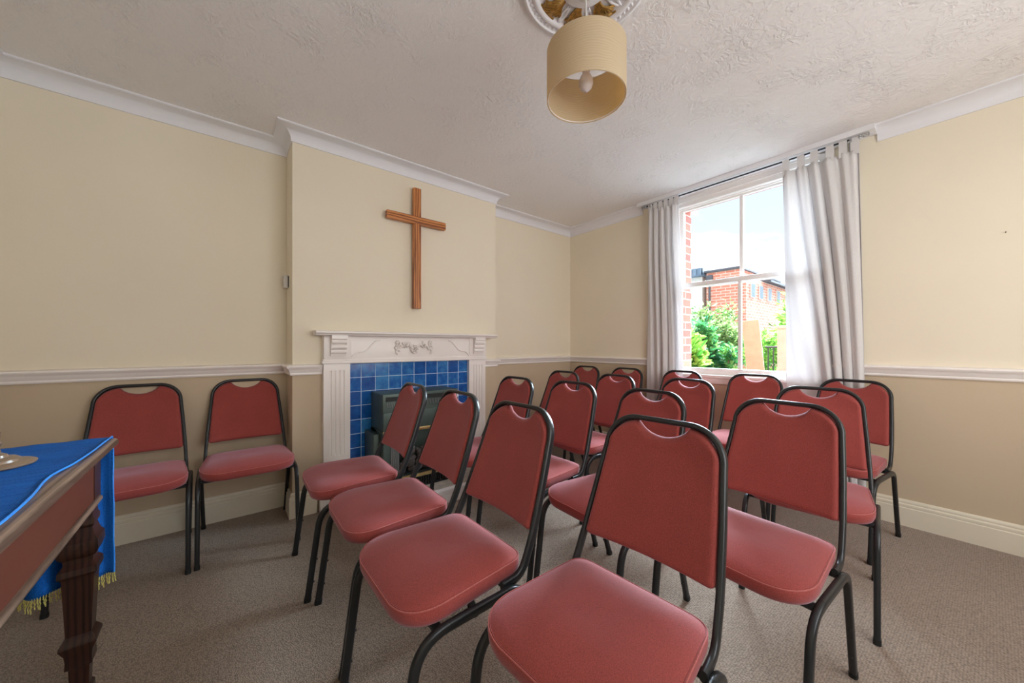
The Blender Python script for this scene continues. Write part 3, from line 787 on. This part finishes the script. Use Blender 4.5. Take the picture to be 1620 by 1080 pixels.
# ------------------------------------------------------------------ stacking chair
def chair(label, group):
    root = empty('stacking_chair'); tag(root, label, 'chair', group)
    ZR = .402
    for s in (1, -1):
        A = (-.263, s*.219, 0); B = (-.209, s*.219, ZR); C_ = (.118, s*.221, ZR+.003); D = (.250, s*.212, 0)
        full = fillet([A, B, C_, D], [.085, .05], 8)
        # split the bent tube into front leg, rail, rear leg at the ends of the bends
        fr_ = full[:10]; ra = full[9:11]; re_ = full[10:]
        for nm, pth, foot in (('leg', fr_, 0), ('side_rail', ra, None), ('leg', re_, -1)):
            bm = bmesh.new(); sweep(bm, pth, (0, 1, 0), .021, .026, 14, 3.2)
            if foot is not None:
                # two small stacking studs on the leg
                P0, P1 = (Vector(full[0]), Vector(full[1])) if foot == 0 else (Vector(full[-1]), Vector(full[-2]))
                for t in (.25, .55):
                    q = P0.lerp(P1, t); sx = (1 if foot == 0 else -1)
                    sweep(bm, [q, q+Vector((sx*.017, 0, 0))], (0, 1, 0), .009, .009, 8, 2)
            lg = obj(nm, bm, M['metal'], root)
            if foot is not None:
                q = full[0] if foot == 0 else full[-1]; q2 = full[1] if foot == 0 else full[-2]
                d = (Vector(q2)-Vector(q)).normalized()
                bm = bmesh.new(); sweep(bm, [Vector(q)+d*.0005, Vector(q)+d*.02], (0, 1, 0), .024, .029, 12, 3.2); obj('rubber_foot', bm, M['black'], lg)
    for x in (-.15, .085):
        bm = bmesh.new(); sweep(bm, [(x, -.212, ZR), (x, .212, ZR)], (1, 0, 0), .026, .018, 10, 3.2); obj('crossbar', bm, M['metal'], root)
    # back hoop
    def hu(z): return .198+(z-.533)*.365 if z < .80 else .2955+(z-.80)*.26
    low = fillet([(.060, .206, .416), (.138, .203, .418), (.190, .198, .52), (hu(.66), .187, .66)], [.045, .05], 8)
    RC = .094; zc = .891-RC; vc = .174-RC
    half = low + [Vector((hu(z), .187-(z-.66)*.013/(zc-.66), z)) for z in (.70, .74, .77)]
    half += [Vector((hu(zc+RC*math.sin(a)), vc+RC*math.cos(a), zc+RC*math.sin(a))) for a in [PI/2*k/12 for k in range(13)]]
    half += [Vector((hu(.891), .04, .891)), Vector((hu(.891), 0, .891))]
    full = half + [Vector((p.x, -p.y, p.z)) for p in reversed(half[:-1])]
    # section's thin axis lies in the plane of the hoop: deep axis = fore-aft
    sd = []
    for i, p in enumerate(full):
        sd.append(Vector((1, 0, 0)) if p.z > .53 else Vector((1, 0, 0)).lerp(Vector((0, 0, -1)), min(1, max(0, (.53-p.z)/.11))*.999))
    # use the lateral direction instead, it stays steady along the whole hoop
    ring_side = []
    for i in range(len(full)):
        a = full[max(i-1, 0)]; b = full[min(i+1, len(full)-1)]; t = (b-a).normalized()
        back = Vector((.95, 0, -.3)).normalized()
        if abs(t.y) < .05 and full[i].z < .6: lat = Vector((0, 1, 0)) * (1 if full[i].y > 0 else -1); back = t.cross(lat)
        else:
            back = (back - t*back.dot(t)).normalized()
        ring_side.append(back)
    for i in range(1, len(ring_side)):
        if ring_side[i].dot(ring_side[i-1]) < 0: ring_side[i] = -ring_side[i]
    bm = bmesh.new(); sweep(bm, full, ring_side, .027, .017, 14, 3.0); obj('back_frame', bm, M['metal'], root)
    # backrest pad
    def ux(z): return .198+(z-.533)*.365 if z < .80 else .2955+(z-.80)*.24
    def zt(v):
        v = abs(v); W = .162
        z = .883
        if v < .078: z -= .040*(1-(v/.078)**2)**.75
        r = .085
        if v > W-r: z -= r-math.sqrt(max(0, r*r-(v-(W-r))**2))
        return z
    def zb(v):
        v = abs(v); W = .188; r = .02; z = .528
        if v > W-r: z += r-math.sqrt(max(0, r*r-(v-(W-r))**2))
        return z
    def vw(z): return .190-(z-.53)*.085
    NU, NV = 60, 34
    bm = bmesh.new(); sheets = []
    for sgn in (0, 1):
        g = []
        for j in range(NV+1):
            tj = .5-.5*math.cos(PI*j/NV); row = []
            for i in range(NU+1):
                q_ = 2*i/NU-1; s = .45*q_+.55*math.sin(PI/2*q_)
                z = zb(s*.188)+(zt(s*.162)-zb(s*.188))*tj
                v = s*vw(z)
                H = zt(s*.162)-zb(s*.188)
                d = min((1-abs(s))*.175, tj*H, (1-tj)*H)
                e = .018; k = min(1, d/e); th = math.sqrt(max(0, 1-(1-k)**2))
                cc = .020*(1-s*s)              # the pad is dished
                base = ux(z)-.004+cc
                dish = .0035*math.cos(PI*s)*math.sin(PI*min(1, max(0, tj)))
                x = base - (.020*th + dish*th) if sgn == 0 else base + .014*th
                if j in (0, NV) or i in (0, NU): x = base
                row.append((x, v, z))
            g.append(row)
        sheets.append(g)
    idx = {}
    def vert(sg, j, i):
        if j in (0, NV) or i in (0, NU): sg = 0
        if (sg, j, i) not in idx: idx[(sg, j, i)] = bm.verts.new(sheets[sg][j][i])
        return idx[(sg, j, i)]
    for sg in (0, 1):
        for j in range(NV):
            for i in range(NU):
                q = [vert(sg, j, i), vert(sg, j, i+1), vert(sg, j+1, i+1), vert(sg, j+1, i)]
                bm.faces.new(q if sg == 0 else q[::-1])
    obj('backrest', bm, M['red'], root, angle=75)
    # seat cushion
    def outline(n=96):
        # corners: rear right, rear left, front left, front right (u,v,radius)
        cs = [(.160, -.192, .05), (.160, .192, .05), (-.229, .226, .115), (-.229, -.226, .115)]
        pts = []
        for k in range(4):
            p = Vector(cs[k][:2]); a = Vector(cs[k-1][:2]); b = Vector(cs[(k+1) % 4][:2]); r = cs[k][2]
            p0 = p+(a-p).normalized()*r; p1 = p+(b-p).normalized()*r
            for i in range(n//4):
                t = i/(n//4-1); pts.append(p0*(1-t)**2+p*2*t*(1-t)+p1*t*t)
        # slight bow of the front edge
        return [Vector((q.x-(.016*(1-(q.y/.21)**2) if q.x < -.1 else 0)*min(1, max(0, (-q.x-.1)/.12)), q.y)) for q in pts]
    ol = outline(); cen = Vector((-.035, 0)); bm = bmesh.new(); rings = []
    def ring(sc, z, wf=0):
        rr = []
        for q in ol:
            p = cen+(q-cen)*sc
            zz = z - wf*.016*max(0, (-p.x-.08)/.18)**2
            rr.append(bm.verts.new((p.x, p.y, zz)))
        rings.append(rr)
    for sc, z in ((.80, .414), (.93, .415), (.972, .420), (.993, .432), (1., .446), (.997, .458)): ring(sc, z, .5)
    for sc, z in ((.985, .4655), (.981, .4672), (.976, .4662)): ring(sc, z, 1)   # welt line
    for k in range(1, 13):
        sc = .97*(1-k/13)+.02
        ring(sc, .467+.027*(1-sc**2.6)**.9 - .006*max(0, 1-sc*2.2), 1)
    for a, b in zip(rings, rings[1:]):
        n = len(a)
        for k in range(n): bm.faces.new((a[k], a[(k+1) % n], b[(k+1) % n], b[k]))
    bm.faces.new(rings[0][::-1]); bm.faces.new(rings[-1])
    bmesh.ops.remove_doubles(bm, verts=bm.verts[:], dist=1e-5)
    st_ = obj('seat', bm, M['red'], root, angle=55)
    bm = bmesh.new(); pl = []
    for q in ol+[ol[0]]:
        p = cen+(q-cen)*.9925; pl.append(Vector((p.x, p.y, .4645-.016*max(0, (-p.x-.08)/.18)**2)))
    pl2 = [pl[0]]
    for q in pl[1:]:
        if (q-pl2[-1]).length > 1e-4: pl2.append(q)
    sweep(bm, pl2, (0, 0, 1), .0034, .0034, 6, 2); obj('piping', bm, M['piping'], st_)
    return root
GR = {1: 'chairs of the row nearest the table', 2: 'chairs of the second row', 3: 'chairs of the third row', 4: 'chairs along the window wall', 5: 'chairs against the wall left of the fireplace'}
R_ = 'red stacking chair with black frame, '
CH = [  # x, y, angle, group, label
 (.556, 1.992, -1.5, 1, R_+'front row, nearest the fireplace'),
 (.581, 1.513, -.8, 1, R_+'front row, second from the fireplace'),
 (.571, 1.036, .8, 1, R_+'front row, third from the fireplace'),
 (.721, .537, 3.5, 1, R_+'front row, last and nearest the camera'),
 (1.312, 1.948, 1, 2, R_+'second row, nearest the fireplace'),
 (1.370, 1.472, 1, 2, R_+'second row, second from the fireplace'),
 (1.356, .968, -3.3, 2, R_+'second row, third from the fireplace'),
 (1.425, .442, -3.6, 2, R_+'second row, far end away from the fireplace'),
 (2.012, 2.153, -1.4, 3, R_+'third row, end nearest the fireplace wall'),
 (2.039, 1.664, -6, 3, R_+'third row, second from the fireplace wall'),
 (2.094, 1.141, -5.6, 3, R_+'third row, third from the fireplace wall'),
 (2.150, .426, 5.6, 3, R_+'third row, right end, turned slightly'),
 (2.785, 2.540, -2, 4, R_+'in the far room corner'),
 (2.825, 2.062, -2, 4, R_+'by the window wall, next to the corner chair'),
 (2.852, 1.531, -3.6, 4, R_+'below the left curtain of the window'),
 (2.890, .960, 2, 4, R_+'directly under the window'),
 (2.868, .452, -8, 4, R_+'before the right curtain, beside the bare wall'),
 (-.360, 2.624, 91.8, 5, R_+'against the wall, left one behind the table corner'),
 (.120, 2.640, 89.8, 5, R_+'against the wall, beside the chimney breast'),
]
proto = chair(CH[0][4], GR[1])
for i, (x, y, a, g, lab) in enumerate(CH):
    c = proto if i == 0 else copy_thing(proto)
    c.location = (x, y, 0); c.rotation_euler = (0, 0, math.radians(a)); c['label'] = lab; c['group'] = GR[g]

# ------------------------------------------------------------------ outside
GZ = -.35
bm = bmesh.new(); box(bm, XW+.33, 60, -30, 50, GZ-.1, GZ); g = structure('ground', bm, M['lawn'])
def leaves(name, mat, parent, n, region, size, seed):
    R = random.Random(seed); bm = bmesh.new()
    for _ in range(n):
        p, outd = region(R)
        l = size*R.uniform(.7, 1.3); w = l*.36
        d = Vector((R.gauss(0, 1), R.gauss(0, 1), R.gauss(.35, .6))) + outd*1.2; d.normalize()
        s = d.cross(Vector((R.gauss(0, 1), R.gauss(0, 1), R.gauss(0, 1)))).normalized(); u = s.cross(d)
        a = bm.verts.new(p); b = bm.verts.new(p+d*l)
        m1 = p+d*l*.45+u*l*.04; e1 = bm.verts.new(m1+s*w*.5-u*l*.08); e2 = bm.verts.new(m1-s*w*.5-u*l*.08); c = bm.verts.new(m1)
        q1 = bm.verts.new(p+d*l*.78+s*w*.33-u*l*.1); q2 = bm.verts.new(p+d*l*.78-s*w*.33-u*l*.1)
        bm.faces.new((a, e1, c)); bm.faces.new((a, c, e2)); bm.faces.new((e1, q1, b, c)); bm.faces.new((c, b, q2, e2))
    return obj(name, bm, mat, parent, smooth=False)
def shrub(name, label, cat, x, y, rx, ry, h, n, size, mat, seed, group=None, lean=.4):
    root = empty(name, (x, y, GZ)); tag(root, label, cat, group)
    R = random.Random(seed)
    tips = []
    bm = bmesh.new()
    for k in range(16):
        a = R.uniform(0, 2*PI); r = math.sqrt(R.random()); hh = h*R.uniform(.6, 1.0)*(1-.3*r)
        tip = Vector((rx*r*math.cos(a), ry*r*math.sin(a), hh)); tips.append(tip)
        mid = Vector((tip.x*.35, tip.y*.35, hh*.5))
        pts = [Vector((tip.x*.05, tip.y*.05, 0)).lerp(mid, t/4) for t in range(4)]+[mid.lerp(tip, t/4) for t in range(5)]
        sweep(bm, pts, (1, 0, 0), .018, .018, 6, 2)
    obj('stems', bm, M['bark'], root)
    def reg(R):
        t = R.choice(tips); f = R.random()**.6; c = Vector((t.x*.35, t.y*.35, t.z*.5)).lerp(t, f) if f > .25 else Vector((0, 0, 0)).lerp(t, .15+f)
        o = Vector((R.gauss(0, 1), R.gauss(0, 1), R.gauss(0, .9))).normalized()
        return c+o*R.uniform(.0, .26*max(rx, ry)), o
    lf = leaves('foliage', mat, root, n, reg, size, seed+1)
    return root
shrub('laurel_shrub', 'glossy green laurel bush filling the lower left of the window', 'shrub', 4.95, 2.60, .55, .68, 2.45, 5200, .165, M['leaf'], 11)
shrub('laurel_shrub', 'low dark green bush behind the middle of the window', 'shrub', 6.4, 2.62, .42, .5, 2.1, 2600, .12, M['leaf3'], 21)
shrub('hedge_shrub', 'pale green bushy shrub behind the laurel, before the brick building', 'shrub', 12.5, 4.6, 1.0, 1.3, 3.2, 4500, .15, M['leaf2'], 31)
shrub('garden_tree', 'green leafy tree at the right of the window view', 'tree', 9.6, 2.35, .8, 1.1, 2.75, 5000, .13, M['leaf'], 41)
# timber board and post, railing
bm = bmesh.new(); box(bm, -.04, .04, -.13, .13, 0, 1.93, .01)
o = obj('timber_board', bm, M['paleboard']); o.location = (7.35, 2.12, GZ); o.rotation_euler = (-.09, 0, .2); tag(o, 'pale orange timber board leaning among the bushes outside', 'board')
bm = bmesh.new(); box(bm, -.12, .12, -.2, .2, 0, 1.75, .015); box(bm, -.14, .14, -.22, .22, 1.75, 1.80, .01)
o = obj('gate_post', bm, M['palewood']); o.location = (7.3, 1.66, GZ); tag(o, 'cream gate post outside at the lower right of the window', 'post')
rl = empty('garden_railing', (7.75, 2.02, GZ)); tag(rl, 'short black metal railing between the board and the gate post', 'railing')
bm = bmesh.new()
for k in range(4): sweep(bm, [(0, -.12+k*.08, 0), (0, -.12+k*.08, 1.45)], (1, 0, 0), .02, .02, 8, 2)
obj('bars', bm, M['metal'], rl)
bm = bmesh.new(); box(bm, -.015, .015, -.16, .16, 1.43, 1.46, .003); box(bm, -.015, .015, -.16, .16, .12, .15, .003); obj('rail', bm, M['metal'], rl)
# brick building with flat roof, brick wing with windows
bd = empty('brick_building', (20.5, 8, GZ)); tag(bd, 'red brick building with flat roof and lower windowed wing beyond the garden', 'building')
def Bx(bm, x0, x1, y0, y1, z0, z1, bev=0): box(bm, x0-20.5, x1-20.5, y0-8, y1-8, z0-GZ, z1-GZ, bev)
bm = bmesh.new(); Bx(bm, 20.5, 27, 6.9, 8.5, GZ, 5.05); obj('wall', bm, M['brick_far'], bd, smooth=False)
bm = bmesh.new(); Bx(bm, 20.4, 27.1, 6.8, 8.6, 5.05, 5.17, .02); obj('roof_coping', bm, M['slate'], bd, smooth=False)
bm = bmesh.new(); sweep(bm, [(-.1, .3, .3), (-.1, .3, 5.2)], (1, 0, 0), .1, .1, 8, 2); box(bm, -.22, 0, .15, .45, 5.0, 5.25, .02); obj('drainpipe', bm, M['slate'], bd)
def Wx(bm, x0, x1, y0, y1, z0, z1, bev=0): box(bm, x0-20.5, x1-20.5, y0-8, y1-8, z0-GZ, z1-GZ, bev)
bm = bmesh.new(); Wx(bm, 20.5, 33, 6.6, 6.9, GZ, 4.62); obj('wing_wall', bm, M['brick_far'], bd, smooth=False)
bm = bmesh.new(); prism(bm, [(-1.75, 4.58-GZ), (-1.75, 4.70-GZ), (.4, 5.2-GZ), (.4, 5.0-GZ)], 'x', 2.6, 12.6); obj('roof', bm, M['slate'], bd, smooth=False)
for x in (21.35, 22.6, 24.0, 25.6, 27.4):
    bm = bmesh.new(); Wx(bm, x-.26, x+.26, 6.54, 6.6, 3.60, 4.36, .01); fr = obj('window', bm, M['extwhite'], bd, smooth=False)
    for s in (-1, 1):
        bm = bmesh.new(); Wx(bm, x+s*.125-.105, x+s*.125+.105, 6.52, 6.54, 3.65, 4.31); obj('window_pane', bm, M['winglass'], fr, smooth=False)
lw = empty('low_hall', (21, 11.62, GZ)); tag(lw, 'pale low hall with grey-blue sheet roof left of the brick building', 'building')
bm = bmesh.new(); box(bm, -.5, 6, -2.9, 6, 0, 5.26); obj('wall', bm, M['extwhite'], lw, smooth=False)
bm = bmesh.new()
for k in range(36): box(bm, -.9+0, -.7, -3.0+k*.25, -3.0+k*.25+.16, 5.30, 5.68)
prism(bm, [(-.85, 5.26), (-.85, 5.68), (6.2, 5.8), (6.2, 5.26)], 'y', -3.0, 6.1); obj('roof', bm, M['roofblue'], lw, smooth=False)

# ------------------------------------------------------------------ sky and lights
w = bpy.data.worlds.new('World'); bpy.context.scene.world = w; w.use_nodes = True
nt = w.node_tree; bg = nt.nodes['Background']
tc = N(nt, 'ShaderNodeTexCoord'); sp = N(nt, 'ShaderNodeSeparateXYZ'); L(nt, tc.outputs['Generated'], sp.inputs[0])
sky = ramp(nt, sp.outputs[2], [(0., (.82, .88, .95, 1)), (.25, (.74, .85, 1., 1)), (.5, (.60, .76, 1., 1)), (1., (.25, .45, .85, 1))])
mp = N(nt, 'ShaderNodeMapping'); mp.inputs['Scale'].default_value = (1, 1, 2.6); mp.inputs['Location'].default_value = (.3, .2, .1); L(nt, tc.outputs['Generated'], mp.inputs[0])
cn = noise(nt, mp.outputs[0], 3.2, 6, .55)
gz = N(nt, 'ShaderNodeMapRange'); gz.inputs[1].default_value = .17; gz.inputs[2].default_value = .33; gz.inputs[3].default_value = .30; gz.inputs[4].default_value = -.12; L(nt, sp.outputs[2], gz.inputs[0])
ad = N(nt, 'ShaderNodeMath', operation='ADD'); L(nt, cn.outputs[0], ad.inputs[0]); L(nt, gz.outputs[0], ad.inputs[1])
cm = ramp(nt, ad.outputs[0], [(.50, (0, 0, 0, 1)), (.60, (1, 1, 1, 1))])
mx = N(nt, 'ShaderNodeMix', data_type='RGBA'); L(nt, cm, mx.inputs[0]); L(nt, sky, mx.inputs[6]); mx.inputs[7].default_value = (1.15, 1.15, 1.17, 1)
L(nt, mx.outputs[2], bg.inputs[0]); bg.inputs[1].default_value = .84

def light(name, typ, loc, rot, energy, color, **k):
    l = bpy.data.lights.new(name, typ); l.energy = energy; l.color = color
    for a, b in k.items(): setattr(l, a, b)
    o = bpy.data.objects.new(name, l); o.location = loc; o.rotation_euler = rot; COL.objects.link(o); return o
d = Vector((-.78, -.06, -.55)).normalized()
s = light('daylight_sun', 'SUN', (6, 0, 6), d.to_track_quat('-Z', 'Y').to_euler(), 35, (.72, .86, 1.), angle=math.radians(54))
d2 = Vector((.72, .40, -.55)).normalized()
light('soft_front_fill', 'SUN', (-6, -4, 6), d2.to_track_quat('-Z', 'Y').to_euler(), 1.5, (1., .95, .9), angle=math.radians(80))  # second wide sun, added to brighten the exterior and fill the room
light('rear_fill_light', 'AREA', ((FX0+FX1)/2, YF-.02, (FZ0+FZ1)/2), (PI/2+.22, 0, 0), 22, (1., .98, .94), shape='RECTANGLE', size=2.2, size_y=1.5)  # fill light added in the made-up opening behind the camera

# ------------------------------------------------------------------ camera
cd = bpy.data.cameras.new('camera'); cam = bpy.data.objects.new('camera', cd); COL.objects.link(cam)
ang = math.atan2(700, 566)                 # forward direction measured from +X
cam.location = (0, 0, CAMH); cam.rotation_euler = (PI/2, 0, ang-PI/2)
cd.sensor_width = 36; cd.lens = 566/1620*36; cd.shift_y = 6.5/1620; cd.clip_start = .02
sc = bpy.context.scene; sc.camera = cam
sc.view_settings.view_transform = 'Standard'; sc.view_settings.look = 'None'; sc.view_settings.gamma = 1
sc.view_settings.exposure = 0.72
sc.cycles.max_bounces = 8; sc.cycles.diffuse_bounces = 6; sc.cycles.sample_clamp_indirect = 6
sc.cycles.use_denoising = True
